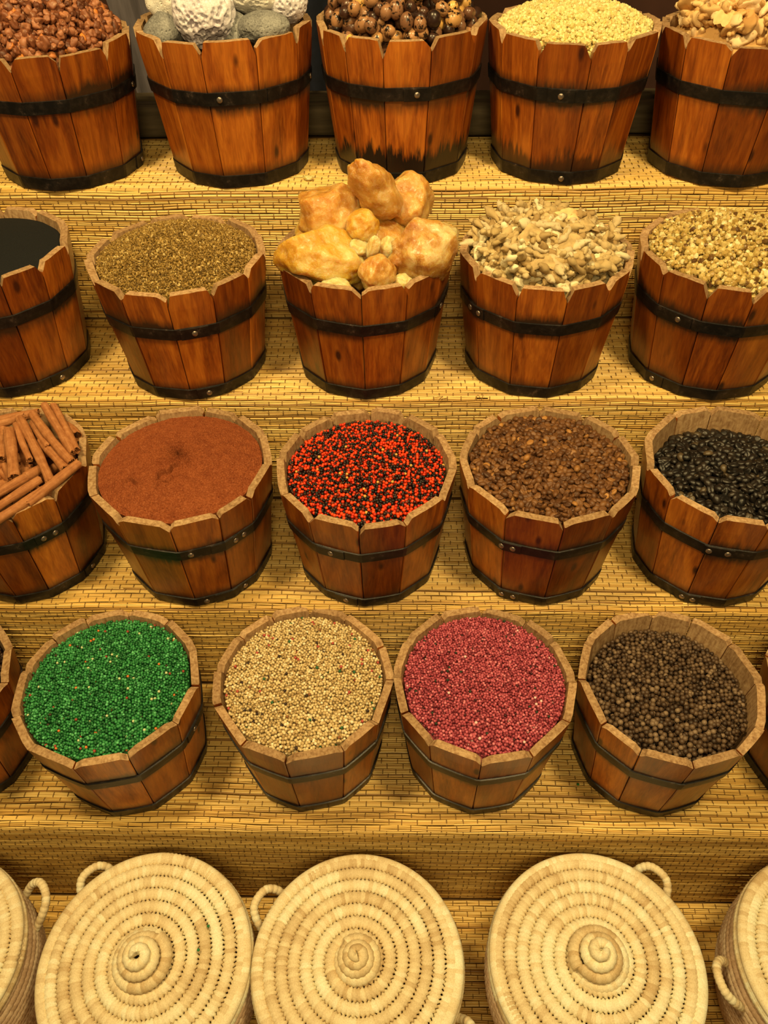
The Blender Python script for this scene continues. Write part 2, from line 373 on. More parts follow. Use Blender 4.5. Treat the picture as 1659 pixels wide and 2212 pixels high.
# ------------------------------------------------------------------ buckets
RT, RB, HB, TH = 0.1518, 0.1233, 0.2281, 0.0135
def flatr(phi, edges):
    """blend of polygon and circle: radius factor at angle phi"""
    p = phi % (2 * PI)
    k = np.searchsorted(edges, p, side='right') - 1; k = np.clip(k, 0, len(edges) - 2)
    mid = (edges[k] + edges[k + 1]) / 2; hf = (edges[k + 1] - edges[k]) / 2
    return 0.22 + 0.78 * np.cos(hf) / np.cos(p - mid)
def make_bucket(x, y, z, rs, hs, label, rv=(), rvb=(), ns=12, cham=0.014, seed=0, soot=0.0):
    r = random.Random(seed * 13 + 5)
    root = empty('wooden_bucket', (x, y, z))
    tag(root, label, 'bucket', 'stained wooden buckets on the stepped shelves')
    Rt, Rb, H = RT * rs, RB * rs, HB * hs
    ws = np.array([r.uniform(0.82, 1.2) for _ in range(ns)]); ph0 = r.uniform(0, 0.5)
    edges0 = np.concatenate([[0], np.cumsum(ws / ws.sum() * 2 * PI)]); edges0[-1] = 2 * PI
    for k in range(ns):
        a0, a1 = edges0[k], edges0[k + 1]; mid = (a0 + a1) / 2; hf = (a1 - a0) / 2
        cl, cr = r.uniform(.16, .34), r.uniform(.16, .34); dl, dr = cham * r.uniform(.45, 1.25), cham * r.uniform(.45, 1.25)
        ht = H + r.uniform(-.0035, .0015)
        ts = np.array([-1, -.96, -.96 + cl * .5, -1 + cl, -.4, 0, .4, 1 - cr, .96 - cr * .5, .96, 1.0])
        g = 0.0007 / Rt / hf
        phi = mid + hf * ts * (1 - g)
        fr = 0.22 + 0.78 * np.cos(hf) / np.cos(hf * ts)
        zt = ht - dl * np.maximum(0, (-ts - (1 - cl)) / cl) - dr * np.maximum(0, (ts - (1 - cr)) / cr) + np.array([r.uniform(-.0006, .0006) for _ in ts])
        bev = np.where(np.abs(ts) == 1, 0.0014, 0.0)
        nr_ = 9; V = []; 
        for i in range(nr_):
            fz = i / (nr_ - 1); zz = zt * fz
            rad = (Rb + (Rt - Rb) * zz / H) * fr - bev + 0.0004 * np.sin(phi * 9 + i)
            if i == nr_ - 1: rad = rad - 0.0008
            V.append(np.stack([rad * np.cos(phi), rad * np.sin(phi), zz], 1))
        nt = len(ts)
        for i in range(nr_):
            fz = 1 - i / (nr_ - 1); zz = zt * fz + (0.0005 * 0)
            rad = (Rb + (Rt - Rb) * zz / H) * fr - TH
            V.append(np.stack([rad * np.cos(phi), rad * np.sin(phi), zz], 1))
        V = np.vstack(V); tot = 2 * nr_
        F = grid_faces(nt, tot)
        mi = []
        for vrow in range(tot - 1): mi += [0 if vrow < nr_ - 1 else 1] * (nt - 1)
        bot = np.array([[(tot - 1) * nt + u, (tot - 1) * nt + u + 1, u + 1, u] for u in range(nt - 1)]); mi += [1] * (nt - 1)
        # sides
        sd = []
        for u, flip in ((0, False), (nt - 1, True)):
            for i in range(nr_ - 1):
                q = [i * nt + u, (i + 1) * nt + u, (tot - 2 - i) * nt + u, (tot - 1 - i) * nt + u]
                sd.append(q[::-1] if not flip else q)
        mi += [1 if False else 0] * len(sd)
        sv_ = obj('stave', mesh_np('stave', V, [F, bot, np.array(sd)], [M_STAVE, M_RAW], mi), root); sv_.color = (soot * r.choice([1, 1, .6]), r.choice([1, 1, .7, .3]), .8, 1)
    # hoops
    def hoop(z0, z1, seam, rivs):
        ph = []
        for k in range(ns):
            a0, a1 = edges0[k], edges0[k + 1]
            for t in (0.04, .3, .5, .7, .96): ph.append(a0 + (a1 - a0) * t)
        ph = np.array(ph)
        def ring(zv, offr):
            rr = (Rb + (Rt - Rb) * zv / H) * flatr(ph, edges0) + offr
            return np.stack([rr * np.cos(ph), rr * np.sin(ph), np.full(len(ph), zv) + 0.0006 * np.sin(ph * 2 + seam)], 1)
        rings = [ring(z0, .0002), ring(z0 + .0006, .0024), ring((z0 + z1) / 2, .0026), ring(z1 - .0006, .0024), ring(z1, .0002), ring(z1, -.0004), ring(z0, -.0004)]
        V = np.vstack(rings); F = grid_faces(len(ph), 7, True)
        last = np.stack([6 * len(ph) + np.arange(len(ph)), 6 * len(ph) + (np.arange(len(ph)) + 1) % len(ph), (np.arange(len(ph)) + 1) % len(ph), np.arange(len(ph))], 1)
        # overlapping end plate
        pa = np.linspace(seam - 0.16, seam + 0.16, 7)
        PV = []
        for zv, of in ((z0 + .0004, .0022), (z0 + .0008, .0042), (z1 - .0008, .0042), (z1 - .0004, .0022)):
            rr = (Rb + (Rt - Rb) * zv / H) * flatr(pa, edges0) + of
            PV.append(np.stack([rr * np.cos(pa), rr * np.sin(pa), np.full(7, zv)], 1))
        PV = np.vstack(PV); PF = grid_faces(7, 4, False, len(V))
        caps = np.array([[0, 7, 14, 21], [27, 20, 13, 6]]) + len(V)
        h = obj('hoop', mesh_np('hoop', np.vstack([V, PV]), [F, last, PF, caps], M_IRON), root)
        for a in rivs:
            zv = (z0 + z1) / 2; rr = (Rb + (Rt - Rb) * zv / H) * float(flatr(np.array([a]), edges0)[0]) + .0032 + (0.0012 if abs((a - seam + PI) % (2 * PI) - PI) < .17 else 0)
            sv, sf = ico(2); sv = sv * [0.0022, 0.0052, 0.0052]
            o = obj('rivet', mesh_np('rivet', sv, [sf], M_RIVET, smooth=True), h, (rr * math.cos(a), rr * math.sin(a), zv), (0, 0, a)); 
    face = math.atan2(CAM[1] - y, CAM[0] - x)
    rv = [face + a for a in rv]; rvb = [face + a for a in rvb]
    hc = H * (0.655 + r.uniform(-.012, .012))
    hoop(hc - 0.0108, hc + 0.0108, (sum(rv) / len(rv)) if rv else face + 2.6, rv + ([] if len(rv) > 1 else []))
    hoop(0.0006, 0.0235, (sum(rvb) / len(rvb)) if rvb else face + 2.4, rvb)
    # bottom board
    th = np.linspace(0, 2 * PI, 36, endpoint=False); rr = Rb * 0.96 - TH
    V = np.vstack([np.stack([rr * np.cos(th), rr * np.sin(th), np.full(36, zz)], 1) for zz in (0.006, 0.018)])
    me = bpy.data.meshes.new('bottom_board'); me.from_pydata(V.tolist(), [], [list(range(36))[::-1], list(range(36, 72))] + grid_faces(36, 2, True).tolist()); me.materials.append(M_RAW)
    obj('bottom_board', me, root)
    return dict(x=x, y=y, z=z, rs=rs, hs=hs, Rt=Rt, Rb=Rb, H=H, root=root)
FR = 0.972    # inner flats of the staves
def rin(b, zl):
    return (b['Rb'] + (b['Rt'] - b['Rb']) * np.clip(zl, 0, b['H']) / b['H']) * FR - TH

BK = {}
def B(key, x, y, z, rs, hs, label, rv=(), rvb=(), **k):
    BK[key] = make_bucket(x, y, z + 0.0032, rs, hs, label, rv, rvb, seed=len(BK) + 1, **k)
sfx = ' on the top shelf'
B('myrrh', -0.6271, -0.0129, ZT[0], 1.0291, 0.9697, 'wooden bucket heaped with reddish brown resin chunks' + sfx, (1.1,), (1.15,), cham=.020)
B('pumice', -0.3048, -0.0055, ZT[0], 1.0134, 1.0425, 'wooden bucket holding white and grey pumice stones' + sfx, (-.17, 1.3), (), cham=.022)
B('nuts', 0.0015, -0.0018, ZT[0], 0.985, 1.0425, 'wooden bucket heaped with tan and black shelled nuts' + sfx, (.19,), (), cham=.022, soot=1.0)
B('yellow', 0.2987, -0.002, ZT[0], 0.985, 1.01, 'wooden bucket of pale yellow crystals' + sfx, (-.04,), (.12,), cham=.018, soot=.8)
B('ginger', 0.5975, -0.0168, ZT[0], 1.0, 0.9959, 'wooden bucket heaped with tan dried ginger pieces' + sfx, (), (), cham=.016)
r2 = -0.261; s2 = ' on the second shelf'
B('black', -0.7225, -0.289, r2, 1.0122, 1.027, 'wooden bucket of smooth black powder' + s2, (), (.4,), cham=.018)
B('cumin', -0.3837, -0.2935, r2, 1.02, 0.9646, 'wooden bucket of coarse olive brown spice grains' + s2, (.02,), (.05,), cham=.018)
B('amber', -0.0608, -0.2917, r2, 1.0139, 0.9923, 'wooden bucket piled with big amber resin lumps' + s2, (1.08,), (), cham=.016)
B('roots', 0.2483, -0.2909, r2, 0.9875, 0.9797, 'wooden bucket heaped with pale dried roots' + s2, (-.92, -.75), (), cham=.020)
B('granule', 0.5617, -0.2935, r2, 1.03, 0.9874, 'wooden bucket of yellowish resin granules' + s2, (-.34,), (-.52,), cham=.020)
r3 = -0.4999; s3 = ' on the third shelf'
B('cinnamon', -0.6759, -0.5715, r3, 0.9988, 1.0, 'wooden bucket filled with cinnamon sticks' + s3, (.10, .24), (.6,), cham=.018)
B('paprika', -0.3654, -0.5735, r3, 1.0184, 0.9975, 'wooden bucket of rust red ground paprika' + s3, (-.14, .38, .50), (-.12, .45), cham=.013)
B('redblack', -0.0555, -0.5725, r3, 1.0129, 0.9793, 'wooden bucket of mixed red and black beads' + s3, (-.45,), (-.35,), cham=.014)
B('coffee', 0.248, -0.5705, r3, 0.9934, 1.0044, 'wooden bucket of medium brown roasted coffee beans' + s3, (-.36, -.23), (-.32, -.16), cham=.012)
B('darkcoffee', 0.555, -0.5710, r3, 0.9972, 1.0013, 'wooden bucket of dark roasted coffee beans' + s3, (.08, .28), (0, .14), cham=.012)
r4 = -0.7315; s4 = ' on the fourth shelf'
B('seeds', -0.788, -0.850, r4, 1.0, 1.0, 'wooden bucket of dark seeds cut off by the photo left edge' + s4, (), (), cham=.010)
B('green', -0.4751, -0.8495, r4, 0.998, 0.9866, 'wooden bucket of green beads' + s4, (.7,), (), cham=.009)
B('cream', -0.1553, -0.8400, r4, 0.9811, 0.9976, 'wooden bucket of cream coloured beads' + s4, (), (), cham=.009)
B('pink', 0.1384, -0.8410, r4, 0.988, 1.0094, 'wooden bucket of pink beads' + s4, (), (), cham=.010)
B('allspice', 0.4385, -0.8423, r4, 0.9849, 0.9916, 'wooden bucket of dark brown allspice berries' + s4, (), (), cham=.008)
B('right', 0.745, -0.846, r4, 0.985, 0.98, 'wooden bucket at the right end of the fourth shelf, mostly outside the photo', (), (), cham=.009)

# ------------------------------------------------------------------ heaps
def heap_z(b, x, y, edge, peak, seed=0, lump=0.0, p=2.0, cx=0, cy=0):
    R0 = float(rin(b, b['H'] + edge)); rr = np.hypot(x - cx, y - cy) / R0
    z = b['H'] + edge + (peak - edge) * np.clip(1 - rr ** p, 0, 1)
    if lump: z = z + lump * snoise(np.stack([x, y, 0 * x], 1), seed, 22, 2) * np.clip(1.1 - np.hypot(x, y) / R0, 0, 1)
    return z
def base_surface(b, edge, peak, drop=0.0, lump=0.0, seed=0, p=2.0, nr_=26, na=96, micro=0.0, shrink=0.0):
    R0 = float(rin(b, b['H'] + edge - drop)) - shrink
    V = []; 
    rads = np.linspace(0, 1, nr_)[1:]
    th = np.linspace(0, 2 * PI, na, endpoint=False)
    X = (rads[:, None] * R0 * np.cos(th)).ravel(); Y = (rads[:, None] * R0 * np.sin(th)).ravel()
    Z = heap_z(b, X, Y, edge, peak, seed, lump, p) - drop
    if micro: Z = Z + micro * rng.normal(size=len(Z))
    ce = heap_z(b, np.zeros(1), np.zeros(1), edge, peak, seed, lump, p)[0] - drop
    lowr = float(rin(b, b['H'] * 0.6)) - shrink
    skirt = np.stack([lowr * np.cos(th), lowr * np.sin(th), np.full(na, b['H'] * 0.6)], 1)
    V = np.vstack([np.stack([X, Y, Z], 1), skirt, [[0, 0, ce]]])
    F = grid_faces(na, nr_, True)     # rings incl skirt
    i = np.arange(na); T = np.stack([np.full(na, len(V) - 1), i, (i + 1) % na], 1)
    return V, F, T
def hexpts(R, pitch, jit, phase=0.0):
    n = int(R / pitch) + 2; out = []
    a = rng.uniform(0, PI)
    i, j = np.meshgrid(np.arange(-n, n + 1), np.arange(-n * 1.2, n * 1.2 + 1))
    x = (i + 0.5 * (j % 2) + phase) * pitch; y = (j * 0.866 + phase * .7) * pitch
    x, y = x.ravel(), y.ravel(); x = x + rng.uniform(-jit, jit, len(x)) * pitch; y = y + rng.uniform(-jit, jit, len(y)) * pitch
    x, y = x * math.cos(a) - y * math.sin(a), x * math.sin(a) + y * math.cos(a)
    k = np.hypot(x, y) < R
    return x[k], y[k]
def fill(key, shapes, mats, edge, peak, pitch, name, label, group, cat, stuff_name, stuff_label, size=1.0, szvar=0.08, jit=0.2, layers=3, nind=300, p=2.0,
         lump=0.0, zj=0.25, orient='any', lod=None, basemat=None, flat=0.5, smooth=True, ldrop=0.75, spread=None, inset=None, stuffkind=True, tops=1):
    b = BK[key]; ml, mh = mats
    seed = len(key) * 7
    P = []; top = []
    for L in range(layers):
        dz = -ldrop * pitch * L
        ins = (pitch * 0.42 if inset is None else inset)
        R = (float(rin(b, b['H'] + edge + dz)) if spread is None else spread) - ins
        x, y = hexpts(R, pitch, jit, L * 0.31)
        z = heap_z(b, x, y, edge, peak, seed, lump, p) + dz + rng.uniform(-zj, zj, len(x)) * pitch
        P.append(np.stack([x, y, z], 1)); top.append(np.full(len(x), L))
    P = np.vstack(P); top = np.concatenate(top)
    n = len(P)
    E = rng.uniform(0, 2 * PI, (n, 3))
    if orient == 'flat': E[:, 0] = rng.normal(0, flat, n) + PI * (rng.random(n) < .5); E[:, 1] = rng.normal(0, flat, n)
    Sz = size * (1 + rng.uniform(-szvar, szvar, n))
    W = P + [b['x'], b['y'], b['z']]
    dist = np.linalg.norm(W - CAM, axis=1) + (top >= tops) * 10
    order = np.argsort(dist); sel = order[:nind]; rest = order[nind:]
    if nind:
        sel = [i for i in sel if top[i] < tops]
    rest = np.array([i for i in order[len(sel):]])
    ms = [mesh_np(name, v, [f], ml, smooth=smooth) for v, f in shapes]
    for i in sel:
        o = bpy.data.objects.new(name, ms[int(rng.integers(len(ms)))]); COL.objects.link(o)
        o.location = W[i]; o.rotation_euler = E[i]; s = float(Sz[i]); o.scale = (s, s, s)
        o['label'] = label; o['category'] = cat; o['group'] = group
    # the rest of the heap is one mesh
    low = lod or shapes
    Vs = []; Fs = []; off = 0; 
    if len(rest):
        ch = rng.integers(0, len(low), len(rest))
        for k, (v, f) in enumerate(low):
            q = rest[ch == k]
            if len(q) == 0: continue
            vv, ff = stamp(v, f, P[q], E[q], Sz[q]); Vs.append(vv); Fs.append(ff + off); off += len(vv)
    bv, bf, bt = base_surface(b, edge, peak, drop=ldrop * pitch * layers, lump=lump, seed=seed, p=p, shrink=0.001 if spread is None else 0.001)
    tri = np.vstack(Fs) if Fs else np.zeros((0, 3), int); nt = len(tri)
    V = np.vstack(Vs + [bv]) if Vs else bv
    me = mesh_np(stuff_name, V, [tri, bt + off, bf + off], [mh, basemat or mh], [0] * nt + [1] * (len(bt) + len(bf)), smooth=smooth)
    o = obj(stuff_name, me, None, (b['x'], b['y'], b['z']))
    tag(o, stuff_label, cat, None, 'stuff')
    return o

def bead_shapes(r, sub, wob=0.0, seed=0, k=1):
    out = []
    for i in range(k):
        v, f = ico(sub)
        if wob: v = v * (1 + wob * snoise(v, seed + i, 1.2, 2))[:, None]
        out.append((v * r, f))
    return out
def chunk(seed, sub=2, planes=9, cut=0.72, noise=0.12, asp=(1, 1, 1)):
    r = np.random.default_rng(seed); v, f = ico(sub)
    d = r.normal(size=(planes, 3)); d /= np.linalg.norm(d, axis=1)[:, None]; h = r.uniform(cut, cut + 0.22, planes)
    s = (v @ d.T); lim = np.where(s > 0.05, h / np.maximum(s, .05), 9).min(1)
    rad = np.minimum(1, lim) * (1 + noise * snoise(v, seed, 2.6, 3))
    return v * rad[:, None] * np.array(asp), f
def plain(name, c, **k): return m_simple(name, c, **k)

# --- beads
def beadheap(key, r, stops, colname, cat, edge, peak, interp='CONSTANT', rough=0.5, **k):
    mats = m_pieces(key + '_beads', stops, rough=rough, interp=interp, speckle=None)
    hi = bead_shapes(r, 2, 0.05, 3, 3); lo = bead_shapes(r, 1, 0.03, 3, 2)
    one = {'green': 'small round green bead in the bucket of green beads', 'cream': 'small round cream bead in the bucket of cream beads',
           'pink': 'small round pink bead in the bucket of pink beads', 'redblack': 'tiny round bead in the bucket of mixed red and black beads',
           'allspice': 'round dark brown berry in the bucket of allspice berries', 'seeds': 'dark seed in the bucket cut off at the left edge'}[key]
    nm = {'allspice': 'allspice_berry', 'seeds': 'dark_seed'}.get(key, colname + '_bead')
    return fill(key, hi, mats, edge, peak, r * 1.98, nm, one, colname.replace('_', ' ') + ' beads heaped in their bucket' if key not in ('allspice', 'seeds') else ('allspice berries in their bucket' if key == 'allspice' else 'dark seeds in the left edge bucket'),
                cat, nm + '_heap', 'heap of ' + {'redblack': 'mixed red and black beads', 'allspice': 'dark brown allspice berries', 'seeds': 'dark seeds'}.get(key, key + ' beads') + ' filling its wooden bucket', lod=lo, zj=0.30, jit=0.27, layers=3, **k)
G = [(0.0, (24, 80, 30)), (0.2, (34, 98, 38)), (0.45, (44, 116, 48)), (0.66, (58, 132, 60)), (0.86, (84, 154, 80)), (0.955, (100, 176, 96)), (0.978, (196, 190, 120)), (0.985, (150, 60, 36)), (0.990, (60, 40, 20)), (0.996, (214, 110, 40))]
beadheap('green', 0.00250, G, 'green', 'bead', -0.009, 0.012)
C = [(0.0, (166, 128, 70)), (0.15, (190, 152, 88)), (0.4, (206, 170, 104)), (0.7, (220, 186, 120)), (0.9, (234, 204, 144)), (0.965, (140, 84, 40)), (0.976, (48, 28, 20)), (0.984, (176, 70, 50)), (0.991, (40, 90, 46))]
beadheap('cream', 0.00262, C, 'cream', 'bead', -0.010, 0.010)
K = [(0.0, (128, 42, 44)), (0.15, (154, 56, 58)), (0.4, (174, 70, 70)), (0.7, (192, 86, 84)), (0.9, (212, 112, 104)), (0.98, (60, 22, 20)), (0.988, (30, 50, 26)), (0.993, (236, 180, 150))]
beadheap('pink', 0.00248, K, 'pink', 'bead', -0.010, 0.012)
RBk = [(0.0, (236, 66, 18)), (0.22, (218, 50, 14)), (0.37, (190, 40, 14)), (0.43, (34, 24, 16)), (0.72, (22, 18, 14)), (0.86, (70, 28, 16)), (0.94, (110, 40, 18)), (0.985, (210, 150, 60))]
beadheap('redblack', 0.0029, RBk, 'red_and_black', 'bead', -0.016, 0.000, rough=0.35)
A = [(0.0, (48, 31, 16)), (0.25, (66, 44, 24)), (0.5, (82, 57, 33)), (0.8, (98, 71, 43)), (0.97, (128, 98, 64))]
beadheap('allspice', 0.0043, A, 'allspice', 'berry', -0.034, -0.004, interp='LINEAR', rough=0.5)
beadheap('seeds', 0.0030, [(0, (44, 26, 14)), (.5, (60, 36, 20)), (1, (80, 50, 30))], 'dark', 'seed', -0.02, 0.0, nind=60)
# right-end bucket: its contents are out of sight except a sliver
# --- coffee beans
def bean_shape(L=0.0051, W=0.0038, Hh=0.0036, seed=0, sub=3):
    v, f = ico(sub); r = np.random.default_rng(seed)
    x, y, z = v[:, 0].copy(), v[:, 1].copy(), v[:, 2].copy()
    z = np.where(z > 0, z * 0.42, z)                       # flat side up
    g = np.exp(-((y + 0.12 * np.sin(x * 3)) / 0.13) ** 2) * np.where(v[:, 2] > 0, 1, 0)
    z = z - 0.42 * g * np.clip(1.05 - x * x, 0, 1)
    z = z + 0.10 * np.exp(-((np.abs(y) - .35) / .2) ** 2) * (v[:, 2] > 0)
    q = np.stack([x * L, y * W * (1 + .06 * r.normal()), z * Hh], 1)
    return q, f
cb = [bean_shape(seed=i) for i in range(2)]; cblo = [bean_shape(seed=i, sub=2) for i in range(2)]
cm = m_pieces('roasted_coffee', [(0, (72, 40, 16)), (.3, (90, 52, 22)), (.6, (104, 62, 27)), (.93, (122, 76, 34)), (.985, (156, 100, 42)), (1, (180, 120, 50))], rough=0.48, spec=0.35)
fill('coffee', [(v * 1.28, f) for v, f in cb], cm, -0.012, 0.012, 0.0093, 'coffee_bean', 'medium brown roasted coffee bean in the lighter coffee bean bucket', 'medium brown coffee beans', 'coffee bean', 'coffee_bean_heap',
     'heap of medium brown roasted coffee beans filling its bucket', lod=[(v * 1.28, f) for v, f in cblo], orient='flat', flat=0.45, size=1.0, szvar=.12, jit=.25, zj=.3, ldrop=0.5, layers=4)
dm = m_pieces('dark_coffee', [(0, (16, 11, 6)), (.5, (27, 19, 11)), (.95, (40, 29, 17)), (.99, (84, 64, 36))], rough=0.42, spec=0.5)
fill('darkcoffee', [(v * 1.55, f) for v, f in cb], dm, -0.040, -0.004, 0.0113, 'dark_coffee_bean', 'glossy near black coffee bean in the dark roast bucket', 'dark roast coffee beans', 'coffee bean', 'dark_coffee_bean_heap',
     'heap of near black roasted coffee beans filling its bucket', lod=[(v * 1.55, f) for v, f in cblo], orient='flat', flat=0.45, szvar=.12, jit=.25, zj=.3, ldrop=0.5, layers=4)
# --- granules, crystals, grains
gm = m_pieces('resin_granule', [(0, (120, 82, 30)), (.1, (84, 50, 20)), (.14, (164, 124, 52)), (.5, (186, 148, 70)), (.8, (204, 168, 88)), (1, (228, 200, 130))], rough=0.35, spec=0.5, sss=0.25)
gs = [(chunk(20 + i, 2, 9, .7, .14)[0] * 0.0043, ico(2)[1]) for i in range(5)]; gl = [(chunk(20 + i, 1, 9, .7, .14)[0] * 0.0043, ico(1)[1]) for i in range(5)]
fill('granule', gs, gm, -0.006, 0.040, 0.0066, 'resin_granule', 'small yellowish resin granule in the granule bucket at the right end of the second shelf', 'resin granules in their bucket', 'resin granule', 'resin_granule_heap',
     'heap of yellowish resin granules filling the bucket at the right end of the second shelf', lod=gl, szvar=.5, jit=.35, zj=.5, smooth=False, layers=3, lump=.004)
ym = m_pieces('pale_yellow_crystal', [(0, (206, 166, 86)), (.4, (222, 188, 104)), (.8, (232, 204, 126)), (1, (214, 180, 84))], rough=0.4, spec=0.4, sss=0.3)
ys = [(chunk(40 + i, 1, 9, .7, .14)[0] * 0.0036, ico(1)[1]) for i in range(5)]
fill('yellow', ys, ym, -0.006, 0.026, 0.0050, 'crystal', '', '', 'crystals', 'yellow_crystal_heap', 'heap of small pale yellow crystals filling the fourth bucket of the top shelf', nind=0, szvar=.55, jit=.35, zj=.5, smooth=False, lump=.004, p=2.6)
um = m_pieces('olive_grain', [(0, (92, 62, 18)), (.3, (124, 88, 28)), (.6, (146, 106, 40)), (.88, (168, 128, 56)), (1, (206, 170, 96))], rough=0.6)
us = [(chunk(60 + i, 1, 7, .6, .1, (1.25, .8, .55))[0] * 0.0021, ico(1)[1]) for i in range(5)]
fill('cumin', us, um, -0.009, 0.036, 0.0029, 'grain', '', '', 'spice grains', 'coarse_spice_heap', 'mound of coarse olive brown spice grains in the second bucket of the second shelf', nind=0, szvar=.5, jit=.4, zj=.6, smooth=False, layers=2, p=1.7)
# paprika: cracked powder surface
def powder(key, edge, peak, mt, name, label, cat, micro, lump, crack=False, na=300, nr_=110):
    b = BK[key]
    V, F, T = base_surface(b, edge, peak, lump=lump, seed=3, nr_=nr_, na=na, micro=micro)
    if crack:
        n = na * (nr_ - 1); X, Y = V[:n, 0], V[:n, 1]
        ra = (X * X + Y * Y) ** .5 < .108
        for (ax, ay, bx, by, dpt) in ((-.030, -.062, .012, -.024, .006), (-.085, -.052, -.045, -.062, .004), (.012, -.024, .028, -.012, .004), (-.03, -.075, .015, -.05, .003)):
            d = np.array([bx - ax, by - ay]); l = np.linalg.norm(d); d /= l
            s = (X - ax) * d[0] + (Y - ay) * d[1]; t = -(X - ax) * d[1] + (Y - ay) * d[0] + .003 * np.sin(s * 260)
            win = np.clip(s / .012, 0, 1) * np.clip((l - s) / .012, 0, 1) * ra
            V[:n, 2] += win * dpt * (np.exp(-((t - .003) / .0035) ** 2) - 1.2 * np.exp(-((t + .0015) / .0018) ** 2))
        V[:n, 2] += 0.0008 * snoise(V[:n] * [1, 1, 0], 9, 120, 3)
    me = mesh_np(name, V, [T, F], mt, smooth=not crack)
    o = obj(name, me, None, (b['x'], b['y'], b['z'])); tag(o, label, cat, None, 'stuff'); return o
t = NT('ground_paprika'); n1 = t.noise(t.coord(), 420, 5, .8); n2 = t.noise(t.coord(), 60, 4, .6)
c = t.mix(.5, t.ramp(n1, [(.34, S((84, 34, 12))), (.5, S((134, 62, 24))), (.64, S((178, 104, 56)))]), t.ramp(n2, [(.35, S((116, 50, 18))), (.65, S((146, 72, 30)))]))
t.color(c); t.set(.9, .15); t.bump(n1, .7, .0015)
powder('paprika', -0.011, 0.017, t.m, 'paprika_powder', 'rust red ground paprika with small cracks in the second bucket of the third shelf', 'powder', 0.0005, 0.004, True)
t = NT('black_powder'); n1 = t.noise(t.coord(), 900, 3, .6); t.color(t.ramp(n1, [(.3, S((16, 15, 12))), (.7, S((30, 29, 24)))])); t.set(.85, .2); t.bump(n1, .3, .0006)
powder('black', -0.016, -0.008, t.m, 'black_powder', 'smooth black powder filling the leftmost bucket of the second shelf', 'powder', 0, 0.001, False, 120, 40)
t = NT('brown_powder'); n1 = t.noise(t.coord(), 500, 3, .6); t.color(t.ramp(n1, [(.3, S((86, 60, 34))), (.7, S((120, 86, 50)))])); t.set(.85, .2); t.bump(n1, .3, .0006)
powder('right', -0.016, -0.008, t.m, 'brown_powder', 'brown spice filling the bucket mostly outside the photo at right', 'powder', 0, 0.001, False, 120, 40)
# --- reddish resin chunks
mm = m_pieces('myrrh_resin', [(0, (82, 38, 16)), (.3, (116, 60, 28)), (.65, (142, 80, 42)), (.9, (168, 102, 58)), (.97, (196, 108, 36)), (1, (210, 120, 40))], rough=0.5, spec=0.4, sss=.1,
              speckle=[(.58, .72, (176, 122, 78))], scale=160, bump=.3)
ms_ = [(chunk(80 + i, 3, 8, .6, .3, (1.15, .95, .8))[0] * 0.0078, ico(3)[1]) for i in range(6)]
mlo = [(chunk(80 + i, 2, 8, .6, .3, (1.15, .95, .8))[0] * 0.0078, ico(2)[1]) for i in range(6)]
fill('myrrh', ms_, mm, 0.000, 0.094, 0.0108, 'resin_chunk', 'small reddish brown resin chunk in the heap of the leftmost top shelf bucket', 'reddish brown resin chunks', 'resin chunk', 'resin_chunk_heap',
     'rest of the reddish brown resin chunk heap in the leftmost top shelf bucket', lod=mlo, szvar=.4, jit=.35, zj=.5, layers=3, p=1.55, spread=0.136, inset=.004)
# --- nuts
nm_ = m_pieces('roasted_nut', [(0, (34, 20, 13)), (.2, (64, 36, 20)), (.30, (112, 70, 40)), (.6, (146, 96, 56)), (.85, (176, 120, 66)), (.93, (226, 162, 72)), (1, (232, 170, 84))], rough=0.3, spec=0.5,
               speckle=[(.53, .60, (30, 18, 10))], scale=95, bump=.2)
nsH = [(lambda v: (v[0] * np.array([1.0, .84, .84]) * (1 + .05 * snoise(v[0], 90 + i, 1.5, 2))[:, None] * 0.0132, v[1]))(ico(3)) for i in range(4)]
fill('nuts', nsH, nm_, 0.000, 0.094, 0.0215, 'roasted_nut', 'oval nut in the tan and black heap of the middle top shelf bucket', 'tan and black nuts', 'nut', 'nut_heap',
     'hidden lower layers of the nut heap in the middle bucket of the top shelf', szvar=.2, jit=.28, zj=.4, layers=3, p=1.6, spread=.130, inset=.006)
# --- roots and ginger pieces
def root_piece(seed, L, r0, n=12, m=9, curl=1.0, flat=.8, nub=True):
    r = np.random.default_rng(seed); s = np.linspace(-.5, .5, n)
    ang = np.cumsum(r.normal(0, .22 * curl, n)) + curl * s * r.uniform(-1, 1)
    P = np.cumsum(np.stack([np.cos(ang), np.sin(ang), r.normal(0, .15, n)], 1), 0) * L / n; P -= P.mean(0)
    rad = r0 * (1 + .35 * np.sin(s * 14 + r.uniform(0, 6)) * r.uniform(.3, 1) + r.normal(0, .10, n)) * np.clip(1.25 - np.abs(s * 2) ** 4, .35, 1)
    V, Fs = tube(P, rad, m)
    V = V * [1, 1, flat]; V = V * (1 + .0 * V)
    V += r.normal(0, r0 * .07, V.shape)
    T = [Fs[1]]; q = Fs[0]; T.append(q[:, [0, 1, 2]]); T.append(q[:, [0, 2, 3]])
    F = np.vstack(T)
    if nub:
        k = r.integers(3, n - 3); d = np.array([-math.sin(ang[k]), math.cos(ang[k]), r.normal(0, .4)]); d /= np.linalg.norm(d)
        nb = np.array([P[k] + d * t for t in np.linspace(0, r0 * r.uniform(1.8, 3.2), 5)])
        V2, F2 = tube(nb, r0 * np.array([.9, .85, .8, .7, .4]), 8, up=(0.3, 0.2, 1)); q = F2[0]
        F2 = np.vstack([F2[1], q[:, [0, 1, 2]], q[:, [0, 2, 3]]]); F = np.vstack([F, F2 + len(V)]); V = np.vstack([V, V2])
    return V, F
